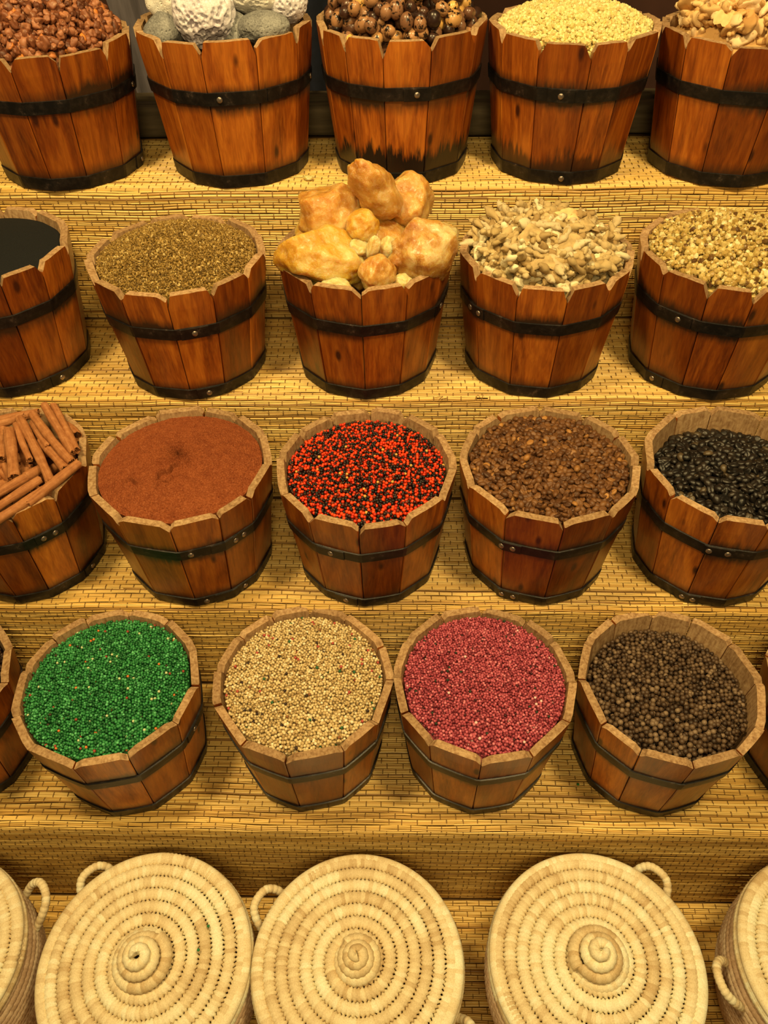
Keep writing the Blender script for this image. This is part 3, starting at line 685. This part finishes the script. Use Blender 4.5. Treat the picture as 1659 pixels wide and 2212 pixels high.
rm = m_pieces('dried_root', [(0, (158, 120, 64)), (.2, (178, 142, 80)), (.6, (196, 160, 96)), (.85, (198, 168, 112)), (1, (232, 206, 142))], rough=0.75, spec=.2, speckle=[(.56, .72, (146, 112, 62))], scale=130, bump=.6)
rs_ = [root_piece(100 + i, rnd.uniform(.036, .062), rnd.uniform(.0042, .0066), curl=1.1, nub=i % 3 == 0) for i in range(10)]
fill('roots', rs_, rm, 0.002, 0.050, 0.0170, 'dried_root', 'knobbly pale dried root piece in the root bucket of the second shelf', 'pale dried roots in their bucket', 'root', 'dried_root_heap',
     'hidden lower layers of the pale dried root heap in its bucket', szvar=.3, jit=.45, zj=.45, layers=4, orient='flat', flat=.45, ldrop=.45, p=1.6, inset=.012, tops=2, nind=260)
jm = m_pieces('dried_ginger', [(0, (186, 132, 66)), (.4, (210, 156, 84)), (.8, (226, 176, 104)), (1, (240, 200, 136))], rough=0.7, spec=.2, speckle=[(.6, .74, (160, 106, 52))], scale=90, bump=.5)
js_ = [root_piece(200 + i, rnd.uniform(.026, .044), rnd.uniform(.0056, .0085), curl=2.0, flat=.7) for i in range(7)] + [(chunk(220 + i, 3, 5, .6, .25, (1.3, 1.0, .5))[0] * .016, ico(3)[1]) for i in range(3)]
fill('ginger', js_, jm, 0.000, 0.108, 0.0190, 'ginger_piece', 'tan dried ginger piece in the heap of the rightmost top shelf bucket', 'tan dried ginger pieces', 'ginger', 'ginger_heap',
     'hidden lower layers of the tan dried ginger heap in the rightmost top shelf bucket', szvar=.3, jit=.4, zj=.45, layers=3, orient='flat', flat=.6, ldrop=.5, p=1.5, spread=.134, inset=.018, tops=2)
# larger curled slices lying on top of the root and ginger heaps
def slice_shape(seed, w, d, th=.0075, curl=1.6):
    r = np.random.default_rng(seed); nr_, na = 12, 40; a = np.linspace(0, 2 * PI, na, endpoint=False)
    out = 1 + .16 * np.sin(a * 3 + r.uniform(0, 6)) + .12 * np.sin(a * 5 + r.uniform(0, 6)) + .05 * np.sin(a * 11 + r.uniform(0, 6))
    V = []
    for side in (1, -1):
        for k in range(nr_):
            q = (k + .02) / (nr_ - 1 + .02); x = w / 2 * q * out * np.cos(a); y = d / 2 * q * out * np.sin(a)
            z = -curl * (x * x) * 9 + curl * y * y * 6 + .0028 * snoise(np.stack([x, y, 0 * x], 1), seed, 110, 3) + side * th / 2 * np.sqrt(max(0.0, 1 - q ** 3))
            V.append(np.stack([x, y, z], 1))
    V = np.vstack(V); F = grid_faces(na, nr_, True); F2 = grid_faces(na, nr_, True, nr_ * na)[:, ::-1]; i = np.arange(na); j = (i + 1) % na; e = (nr_ - 1) * na
    rim = np.stack([e + i, e + j, nr_ * na + e + j, nr_ * na + e + i], 1)
    return V, [F[:, ::-1], F2[:, ::-1], rim]
M_SLR = m_simple('dried_root_slice', (184, 146, 84), .75, spec=.2, var=.3, scale=60, bump=.5)
M_SLG = m_simple('dried_ginger_slice', (228, 176, 102), .7, spec=.2, var=.2, scale=60, bump=.4)
for key, off, wd_, rt, mt, nm2, lb, ct in (
    ('roots', (.028, -.062, .038), (.078, .030), (.35, .1, -.1), M_SLR, 'root_slice', 'largest curled root slice at the front middle of the pale root heap', 'root'),
    ('roots', (-.036, -.045, .046), (.050, .030), (.3, -.2, .5), M_SLR, 'root_slice', 'curled root slice left of the largest slice on the pale root heap', 'root'),
    ('roots', (.030, .016, .050), (.048, .022), (.5, .1, .15), M_SLG, 'root_slice', 'bright yellowish root slice near the peak of the pale root heap', 'root'),
    ('roots', (-.018, -.104, .024), (.075, .024), (.3, 0, -.05), M_SLR, 'root_slice', 'flat root slice lying at the front rim of the pale root heap', 'root'),
    ('roots', (.062, -.020, .048), (.045, .030), (.5, .3, .8), M_SLR, 'root_slice', 'root slice right of the middle of the pale root heap', 'root'),
    ('ginger', (.010, -.074, .080), (.085, .060), (.7, .1, .2), M_SLG, 'ginger_slice', 'broad lobed ginger slice on the front of the tan ginger heap', 'ginger'),
    ('ginger', (-.072, -.078, .030), (.050, .036), (.6, -.2, .9), M_SLG, 'ginger_slice', 'curled ginger slice at the left front rim of the tan ginger heap', 'ginger')):
    b = BK[key]; V, Fs = slice_shape(int(1000 + off[0] * 9000 + off[1] * 700), wd_[0], wd_[1])
    tag(obj(nm2, mesh_np(nm2, V, Fs, mt, smooth=True), None, (b['x'] + off[0], b['y'] + off[1], b['z'] + b['H'] + off[2]), rt), lb, ct)
# --- amber resin lumps
def m_amber(name, c0, c1, c2):
    t = NT(name); n1 = t.noise(t.coord(), 22, 5, .6, .6); n2 = t.noise(t.coord(), 110, 5, .7)
    c = t.ramp(n1, [(.3, S(c0)), (.48, S(c1)), (.66, S(c2))]); c = t.mix(t.ramp(n2, [(.52, (0, 0, 0, 1)), (.72, (.6, .6, .6, 1))]), c, S((236, 190, 124)))
    t.color(c); t.set(.22, .6); t.bump(n2, .9, .0035); t.b.inputs['Subsurface Weight'].default_value = .85; t.b.inputs['Subsurface Scale'].default_value = .03; t.b.inputs['Coat Weight'].default_value = .15; t.b.inputs['Coat Roughness'].default_value = .2
    t.b.inputs['Subsurface Radius'].default_value = (1, .5, .2); return t.m
MA = m_amber('amber_resin', (176, 104, 28), (206, 142, 54), (226, 174, 92)); MA2 = m_amber('honey_resin', (194, 126, 22), (214, 154, 48), (226, 186, 104)); MA3 = m_amber('rusty_resin', (150, 76, 12), (198, 138, 54), (224, 194, 120)); MA4 = m_amber('pale_resin', (206, 160, 80), (220, 182, 104), (232, 204, 140))
b = BK['amber']; ax, ay, az = b['x'], b['y'], b['z'] + b['H']
AM = [((.020, -.005, .098), (.031, .034, .058), (.15, -.50, .25), MA, 'tall reddish amber resin lump standing on top of the resin pile'),
      ((-.058, .015, .052), (.052, .045, .044), (.2, .1, .3), MA, 'brownish amber resin lump at upper left of the resin pile'),
      ((-.066, -.062, .010), (.068, .046, .046), (.1, .12, .0), MA2, 'largest honey yellow resin lump at lower left of the resin pile'),
      ((.098, -.052, .018), (.055, .048, .047), (.0, -.35, .2), MA3, 'rust and white veined resin lump overhanging the right rim'),
      ((.024, -.106, .006), (.029, .022, .026), (.0, .1, .4), MA, 'fist sized resin lump at the front rim of the resin pile'),
      ((.072, .055, .052), (.042, .045, .042), (.3, .2, .1), MA, 'orange resin lump at the back right of the resin pile'),
      ((.000, -.035, .052), (.024, .025, .024), (.3, .2, .1), MA2, 'small glossy resin lump in the centre below the tall lump'),
      ((.017, -.072, .034), (.010, .010, .018), (.2, .35, .1), MA4, 'small pale yellow resin sliver at the centre of the pile'),
      ((.040, -.055, .026), (.016, .015, .017), (.2, .3, .9), MA4, 'small pale resin piece left of the rust veined lump'),
      ((-.006, -.062, .028), (.018, .015, .012), (.5, .3, .9), MA4, 'small pale resin piece right of the largest honey lump'),
      ((-.040, -.113, -.012), (.024, .014, .014), (.1, .1, .1), MA4, 'flat pale resin piece tucked in the front left rim'),
      ((.065, -.100, -.014), (.016, .013, .014), (.5, .1, .1), MA4, 'small pale resin piece tucked in the front right rim'),
      ((.0, .00, .0), (.07, .07, .045), (.5, .1, .1), MA, 'amber resin lump buried beneath the others'),
      ((.03, .08, .0), (.06, .04, .04), (.1, .1, .1), MA, 'amber resin lump against the back rim'),
      ((-.08, .06, -.01), (.04, .04, .03), (.1, .1, .1), MA2, 'amber resin lump against the back left rim')]
for i, (p, s, e, mt, lb) in enumerate(AM):
    v, f = chunk(300 + i * 3, 5, 18 if i in (2, 3) else 12, .76, .10); v = v * (1 + .035 * snoise(v, i, 6, 3) + .012 * snoise(v, i + 50, 22, 2))[:, None]; v = v * np.array(s) * 1.12
    o = obj('resin_lump', mesh_np('resin_lump', v, [f], mt, smooth=True), None, (ax + p[0], ay + p[1], az + p[2]), e)
    tag(o, lb, 'resin lump', 'amber resin lumps')
# --- pumice stones
def m_pumice(name, lo, hi, sp):
    t = NT(name); n = t.noise(t.coord(), 420, 4, .7); n2 = t.noise(t.coord(), 25, 3, .5)
    c = t.mix(.55, t.ramp(n, [(.35, S(lo)), (.6, S(hi))]), t.ramp(n2, [(.35, S(sp)), (.65, S(hi))])); t.color(c); t.set(.9, .15); t.bump(n, .6, .002); return t.m
MPW = m_pumice('white_pumice', (176, 150, 126), (232, 214, 188), (206, 178, 160)); MPG = m_pumice('grey_pumice', (48, 42, 34), (160, 148, 122), (92, 84, 70)); MPC = m_pumice('cream_pumice', (208, 184, 140), (244, 226, 186), (228, 204, 164))
def pitted(seed, s, npit, pr, sub=6):
    r = np.random.default_rng(seed); v, f = chunk(seed, sub, 5, .86, .05)
    v = v * np.array(s); rad = np.linalg.norm(v, axis=1)
    c = r.normal(size=(npit, 3)); c /= np.linalg.norm(c, axis=1)[:, None]; vn = v / rad[:, None]
    R0 = rad.mean(); dep = np.zeros(len(v)); pr_ = pr * r.uniform(.5, 1.6, npit)
    for i in range(npit):
        d2 = ((vn - c[i]) ** 2).sum(1) * R0 * R0; k = d2 < pr_[i] ** 2
        dep[k] = np.maximum(dep[k], (1 - d2[k] / pr_[i] ** 2) ** .6 * pr_[i] * 1.5)
    return v * ((rad - dep) / rad)[:, None], f
b = BK['pumice']; px_, py_, pz_ = b['x'], b['y'], b['z'] + b['H']
PM = [((-.019, -.062, .022), (.052, .046, .050), MPW, 520, .0030, 'white pumice stone full of dark pores at the front of its pile'),
      ((-.072, -.015, .036), (.050, .045, .040), MPC, 500, .0010, 'smooth cream white pumice stone at upper left of the pile'),
      ((.058, -.005, .046), (.058, .045, .036), MPC, 500, .0020, 'cream white pumice stone at the top of the pile'),
      ((.112, -.004, .028), (.036, .034, .034), MPW, 400, .0018, 'pinkish white pumice stone at the right rim'),
      ((.080, -.070, .004), (.043, .034, .024), MPG, 600, .0009, 'grey pumice stone at the front right of the pile'),
      ((-.092, -.048, -.006), (.034, .036, .030), MPG, 400, .0010, 'grey pumice stone tucked in the front left rim'),
      ((.026, -.048, -.012), (.034, .032, .034), MPG, 400, .0014, 'dark grey pumice stone between the porous stone and the right grey one'),
      ((-.05, .05, -.01), (.06, .045, .04), MPG, 200, .002, 'grey pumice stone at the back left of the pile'),
      ((.05, .055, -.01), (.055, .045, .04), MPG, 200, .002, 'grey pumice stone at the back right of the pile'),
      ((0, 0, -.055), (.07, .07, .04), MPG, 100, .002, 'grey pumice stone beneath the others')]
for i, (p, s, mt, npit, pr, lb) in enumerate(PM):
    v, f = pitted(400 + i, s, npit, pr, 6 if i < 7 else 4)
    tag(obj('pumice_stone', mesh_np('pumice_stone', v, [f], mt, smooth=i < 1 or i > 1), None, (px_ + p[0], py_ + p[1], pz_ + p[2])), lb, 'pumice stone', 'pumice stones')
# --- cinnamon
t = NT('cinnamon_bark'); n1 = t.noise(t.coord((1, 1, 1), True), 90, 4, .65); n2 = t.noise(t.coord((18, 260, 260), True), 1.0, 3, .6)
c = t.mix(.5, t.ramp(n1, [(.3, S((126, 68, 28))), (.5, S((160, 94, 44))), (.7, S((190, 124, 68)))]), t.ramp(n2, [(.3, S((132, 72, 30))), (.7, S((186, 118, 60)))])); t.color(c); t.set(.7, .25); t.bump(n2, .4, .001)
M_CIN = t.m
def quill(seed, L, R):
    r = np.random.default_rng(seed); th = .0011
    n = 34; a = np.linspace(0, 1, n)
    ang = np.where(a < .5, -.3 - (0.5 - a) * 2 * 5.2, .3 + (a - .5) * 2 * r.uniform(2.4, 5.0))
    rad = R * (1 - .62 * np.abs(a - .5) * 2 * 0.75)
    # scroll: radius shrinks towards both rolled edges
    cx = rad * np.sin(ang); cz = rad * np.cos(ang)
    nl = 16; xs_ = np.linspace(-L / 2, L / 2, nl); V = []
    bend = r.uniform(-.003, .003)
    for k, x in enumerate(xs_):
        sc = 1 + .07 * math.sin(x * 90 + seed) + r.normal(0, .015); jag = r.normal(0, .0012, n) if k in (0, nl - 1) else 0
        y0 = bend * math.cos(x / L * PI)
        out = np.stack([x + jag + 0 * cx, cx * sc + y0, cz * sc], 1); inn = np.stack([x + jag + 0 * cx, (cx - th * np.sin(ang)) * sc + y0, (cz - th * np.cos(ang)) * sc], 1)
        V.append(np.vstack([out, inn[::-1]]))
    V = np.vstack(V); F = grid_faces(2 * n, nl, True)
    cap = []
    for base in (0, (nl - 1) * 2 * n):
        for q in range(n - 1):
            c4 = [base + q, base + q + 1, base + 2 * n - 2 - q, base + 2 * n - 1 - q]; cap.append(c4 if base == 0 else c4[::-1])
    return V, F, np.array(cap)
b = BK['cinnamon']; cx_, cy_, cz_ = b['x'], b['y'], b['z'] + b['H']
# stick ends A and B relative to the rim centre, radius, label
CN = [((.039, .092, .035), (.134, -.012, .014), .0088, 'long cinnamon stick with a pale band in the middle of the pile'),
      ((.061, .101, .047), (.134, .003, .022), .0082, 'cinnamon stick just right of the long pale banded one'),
      ((.070, .112, .038), (.139, .006, .024), .0080, 'cinnamon stick nearest the right back rim'),
      ((.022, .078, .037), (.111, -.055, .010), .0090, 'longest cinnamon stick reaching toward the front rim'),
      ((.080, .095, .010), (.121, .056, .014), .0120, 'thick hollow cinnamon stick with its open end by the right rim'),
      ((.020, .064, .034), (.062, -.006, .015), .0066, 'thin cinnamon stick left of the longest stick'),
      ((.017, .042, .040), (.054, -.055, .018), .0110, 'thick spindle shaped cinnamon stick near the left photo edge'),
      ((-.005, -.140, .010), (.076, -.055, .020), .0086, 'upper of three parallel cinnamon sticks at the front rim'),
      ((.024, -.148, .012), (.097, -.057, .018), .0084, 'middle of three parallel cinnamon sticks at the front rim'),
      ((.052, -.142, .008), (.108, -.075, .012), .0088, 'lower of three parallel cinnamon sticks at the front rim'),
      ((.092, -.106, .010), (.150, -.020, .020), .0090, 'flattened cinnamon stick lying over the right front rim'),
      ((-.030, .084, .024), (.043, .107, .026), .0105, 'short cinnamon stick lying crosswise at the back of the pile'),
      ((-.040, .060, .030), (.024, .092, .030), .0085, 'cinnamon stick crosswise just below the back one'),
      ((.062, .045, .012), (.124, -.022, .008), .0090, 'cinnamon stick half hidden under the long pale banded one'),
      ((.038, .085, .020), (.082, .026, .014), .0080, 'cinnamon stick half hidden between the longest and the pale banded one'),
      ((-.010, .070, .022), (.018, -.010, .020), .0080, 'cinnamon stick at the left photo edge')]
rq = random.Random(5)
for q in range(26):
    rad_ = rq.uniform(0, .075); an = rq.uniform(0, 6.28); hd = rq.uniform(0, PI); px, py = rad_ * math.cos(an), rad_ * math.sin(an)
    hl = min(.05, math.sqrt(max(.0008, .118 ** 2 - rad_ ** 2)) * .6); z_ = rq.uniform(-.035, .004)
    CN.append(((px - hl * math.cos(hd), py - hl * math.sin(hd), z_), (px + hl * math.cos(hd), py + hl * math.sin(hd), z_ + rq.uniform(-.008, .008)), rq.uniform(.007, .010), None))
for i, (A, B_, R, lb) in enumerate(CN):
    A, B_ = Vector(A), Vector(B_); D = B_ - A
    A.z -= .010; B_.z -= .008; V, F, cap = quill(500 + i, D.length, R)
    q = D.to_track_quat('X', 'Z') @ Euler((rnd.uniform(-.8, .8) + PI, 0, 0)).to_quaternion()
    o = obj('cinnamon_stick', mesh_np('cinnamon_stick', V, [F, cap], M_CIN, smooth=False), None, Vector((cx_, cy_, cz_)) + (A + B_) / 2, q.to_euler())
    tag(o, lb or 'cinnamon stick half buried beneath the upper sticks of the pile', 'cinnamon stick', 'cinnamon sticks')
# bark dust filling below the sticks
t = NT('cinnamon_dust'); n1 = t.noise(t.coord(), 300, 3, .6); t.color(t.ramp(n1, [(.3, S((70, 38, 16))), (.7, S((110, 64, 30)))])); t.set(.9, .15); t.bump(n1, .5, .001)
powder('cinnamon', -0.05, -0.03, t.m, 'cinnamon_fragments', 'broken cinnamon bark lying under the cinnamon sticks in their bucket', 'bark', 0, 0.002, False, 120, 40)

# ------------------------------------------------------------------ coiled baskets
def m_palm(name, lo, mid, hi):
    t = NT(name); at = t.n('ShaderNodeAttribute'); at.attribute_name = 'leaf'; at.attribute_type = 'GEOMETRY'
    c = t.ramp(at.outputs['Fac'], [(0, S(lo)), (.5, S(mid)), (1, S(hi))])
    n = t.noise(t.coord(), 500, 3, .6); c = t.mix(1.0, c, t.ramp(n, [(.3, (.82, .79, .72, 1)), (.7, (1.08, 1.08, 1.05, 1))]), 'MULTIPLY')
    t.color(c); t.set(.6, .3); t.bump(n, .4, .001); return t.m
M_PALM = m_palm('palm_leaf', (200, 162, 104), (230, 198, 138), (246, 222, 168))
M_PALMB = m_palm('palm_leaf_body', (180, 138, 92), (208, 166, 118), (226, 190, 140))
def coil_mesh(name, rho, zz, th, a, mt, stitch=0.0065, nc=10, seed=0, depth=.16, squash=1.0, lean=0.3, spow=1.0, outer=None):
    """sweep along a spiral; rho, zz, th: arrays along the coil"""
    r = np.random.default_rng(seed)
    C = np.stack([rho * np.cos(th), rho * np.sin(th), zz], 1)
    ds = np.linalg.norm(np.diff(C, axis=0), axis=1); s = np.concatenate([[0], np.cumsum(ds)])
    N = max(30, int(s[-1] / (stitch / 7.0))); si = np.linspace(0, s[-1], N)
    rho = np.interp(si, s, rho); zz = np.interp(si, s, zz); th = np.interp(si, s, th); a = np.interp(si, s, np.broadcast_to(a, s.shape))
    # outward direction of the section: radial and z
    ca = np.linspace(0, 2 * PI, nc, endpoint=False)
    Sg = np.repeat(si[:, None], nc, 1) + lean * stitch * np.sin(ca)[None] * 1.0
    jit = r.uniform(-.15, .15, 20000)
    ph = Sg / stitch; k = np.floor(ph).astype(int); fr = ph - k
    prof = (1 - np.abs(2 * fr - 1)) ** .6
    side = .16 + .84 * (np.abs(np.cos(ca)) ** spow)[None]
    rr = a[:, None] * (1 - depth * (1 - prof) * side + .015 * np.sin(ph * 2 * PI * 3)) * (1 + .04 * jit[np.clip(k, 0, 19999) % 20000])
    if outer is not None:   # the outermost edge is bound smooth
        last = np.clip((th - th[-1] + 2 * PI * 1.0) / .3, 0, 1)[:, None] * (np.cos(ca) > .2)[None]
        rr = rr * (1 - last) + np.repeat(a[:, None], nc, 1) * .97 * last
    rad = rho[:, None] + rr * np.cos(ca)[None]; z = zz[:, None] + rr * np.sin(ca)[None] * squash
    V = np.stack([rad * np.cos(th)[:, None], rad * np.sin(th)[:, None], z], 2).reshape(-1, 3)
    F = grid_faces(nc, N, True)
    nst = int(s[-1] / stitch) + 3; seg = np.repeat(r.normal(0, .22, nst // 18 + 2), 18)[:nst]
    val = np.clip(.5 + seg + r.normal(0, .15, nst), 0, 1)
    leaf = val[np.clip(k, 0, nst - 1)].ravel()
    V = np.vstack([V, C[0], C[-1]]); i = np.arange(nc); j = (i + 1) % nc
    T = np.vstack([np.stack([j, i, np.full(nc, N * nc)], 1), np.stack([(N - 1) * nc + i, (N - 1) * nc + j, np.full(nc, N * nc + 1)], 1)])
    me = mesh_np(name, V, [F, T], mt, smooth=True)
    at = me.attributes.new('leaf', 'FLOAT', 'POINT'); at.data.foreach_set('value', np.concatenate([leaf, [.5, .5]]).astype(np.float32))
    return me
LP = 0.0192; LR = 0.1655
def lid_mesh(seed, nrings=7):
    r0 = LR - 0.0085 - LP * nrings + 0.0; turns = nrings
    th = np.linspace(0, 2 * PI * (turns + 1), 3400); rho = np.minimum(LR - 0.0105, LR - 0.0105 - LP * (nrings - th / (2 * PI)))
    rho = np.maximum(rho, .004); z = 0.010 * (1 - (rho / LR) ** 2)
    # last turn closes against the rim
    return coil_mesh('lid', rho, z, th, 0.0112, M_PALM, seed=seed, stitch=.0066, depth=.42, nc=14, squash=.78, spow=3.0, outer=1)
def rimring(seed, R, z, a):
    th = np.linspace(0, 2 * PI * 1.02, 400); return coil_mesh('rim_coil', np.full(400, R), np.full(400, z) + 0.0 * th, th, a, M_PALM, seed=seed, depth=.08)
def knob_mesh(seed, big=1.0):
    turns = 3.4; th = np.linspace(0, 2 * PI * turns, 700); u = th / th[-1]
    rho = (0.034 - 0.031 * u ** 1.2) * big; rho[u < .28] = .034 * big * (1 - .05 * u[u < .28]); z = 0.010 + 0.044 * u ** .85 * big
    return coil_mesh('knob', rho, z, th, 0.0108 - .0022 * u, M_PALM, seed=seed, stitch=.0065)
def body_mesh():
    hgt = 0.245; turns = 20; th = np.linspace(0, 2 * PI * turns, 6000); u = th / th[-1]
    z = 0.0065 + (hgt - .012) * u; rho = 0.118 + 0.042 * np.sin(np.clip(u * 1.25, 0, 1) * PI / 2) ; rho = rho - .010 * np.clip((u - .8) / .2, 0, 1) ** 2
    return coil_mesh('body', rho, z, th, 0.0074, M_PALMB, seed=5, stitch=.0085, nc=8, depth=.25)
BODY = body_mesh(); KN = [knob_mesh(1, 1.1), knob_mesh(2, .80), knob_mesh(3, 1.1)]; LM = [lid_mesh(11), lid_mesh(12), lid_mesh(13)]; RM = rimring(21, LR - .0055, -.0120, .0085)
def handle_mesh(seed):
    r = np.random.default_rng(seed)
    ctrl = np.array([(.150, -.030, -.045), (.164, -.031, -.030), (.182, -.029, -.006), (.196, -.018, .008), (.200, 0, .011), (.196, .018, .008), (.182, .029, -.006), (.164, .031, -.030), (.150, .030, -.045)])
    t = np.linspace(0, len(ctrl) - 1, 110); i = np.clip(t.astype(int), 0, len(ctrl) - 2); f = t - i
    def cr(p0, p1, p2, p3, f): return .5 * (2 * p1 + (p2 - p0) * f + (2 * p0 - 5 * p1 + 4 * p2 - p3) * f ** 2 + (3 * p1 - p0 - 3 * p2 + p3) * f ** 3)
    P = np.array([cr(ctrl[max(k - 1, 0)], ctrl[k], ctrl[k + 1], ctrl[min(k + 2, len(ctrl) - 1)], q) for k, q in zip(i, f)])
    rad = .0072 * (.86 + .14 * np.abs(np.sin(np.arange(110) * PI / 5)) ** .5)
    V, Fs = tube(P, rad, 10, up=(0.2, 0.1, 1)); me = mesh_np('handle', V, Fs, M_PALM, smooth=True)
    at = me.attributes.new('leaf', 'FLOAT', 'POINT'); val = np.repeat(r.uniform(.15, .9, 22), 5); at.data.foreach_set('value', np.concatenate([np.repeat(val, 10), [.5, .5]]).astype(np.float32))
    return me
HM = handle_mesh(3)
BS = [(-.762, -1.187, 36, 0, (0, 0), 'coiled palm basket cut off by the left edge of the photo'),
      (-.396, -1.184, 133, 0, (.03, -.05), 'coiled palm basket with a broad low lid knob, below the green bead bucket'),
      (-.063, -1.180, 149, 1, (0, 0), 'coiled palm basket with the smallest lid knob, in the middle of the bottom row'),
      (.309, -1.174, 47, 2, (.02, .02), 'coiled palm basket with a tall round lid knob, below the allspice bucket'),
      (.700, -1.172, 185, 0, (0, 0), 'coiled palm basket cut off by the right edge of the photo')]
for i, (x, y, ha, kv, tl, lb) in enumerate(BS):
    root = empty('coiled_basket', (x, y, ZT[4] + 0.0035)); tag(root, lb, 'basket', 'lidded palm baskets on the lowest shelf')
    obj('body', BODY, root, rot=(0, 0, i * .7))
    for a in (ha, ha + 180): obj('handle', HM, root, (0, 0, .232), (0, 0, math.radians(a)))
    ld = obj('lid', LM[kv if kv < 3 else 0], root, (0, 0, 0.264), (tl[0], tl[1], i * 1.3))
    obj('lid_rim', RM, ld); obj('knob', KN[kv], ld)

# ------------------------------------------------------------------ small strays
gv, gf = ico(2)
mg = m_simple('stray_green', (34, 110, 46), .5)
for p, lb in (((-.302, -1.136, -.759), 'stray green bead on the left basket lid, nearest its right side'), ((-.311, -1.171, -.757), 'stray green bead on the left basket lid, below the other'),
              ((.315, -.909, ZT[3] + .0055), 'stray green bead on the reed mat between the pink and allspice buckets')):
    o = obj('stray_bead', mesh_np('stray_bead', gv * .0024, [gf], mg, smooth=True), None, p); tag(o, lb, 'bead')
v, f = chunk(900, 3, 8, .6, .1, (1.3, .8, .5))
tag(obj('resin_crumb', mesh_np('resin_crumb', v * .009, [f], MA4, smooth=False), None, (-.169, -.093, .007)), 'pale resin crumb lying on the top shelf mat by the nut bucket', 'crumb')
def squig(pts, lb):
    P = np.array(pts, float); t = np.linspace(0, len(P) - 1, 60); P = np.stack([np.interp(t, range(len(P)), P[:, q]) for q in range(3)], 1)
    V, Fs = tube(P, .0005, 5, up=(.1, .2, 1)); tag(obj('loose_thread', mesh_np('loose_thread', V, Fs, M_THREAD), None), lb, 'thread')
zz_ = r2 + .0045
squig([(.060, -.415, zz_), (.078, -.410, zz_), (.070, -.420, zz_), (.086, -.418, zz_ + .002), (.075, -.4215, zz_)], 'dark loose thread curled on the second mat in front of the amber bucket')
squig([(.135, -.418, zz_), (.140, -.410, zz_ + .003), (.147, -.420, zz_), (.150, -.408, zz_ + .002)], 'dark loose thread on the second mat left of the root bucket')
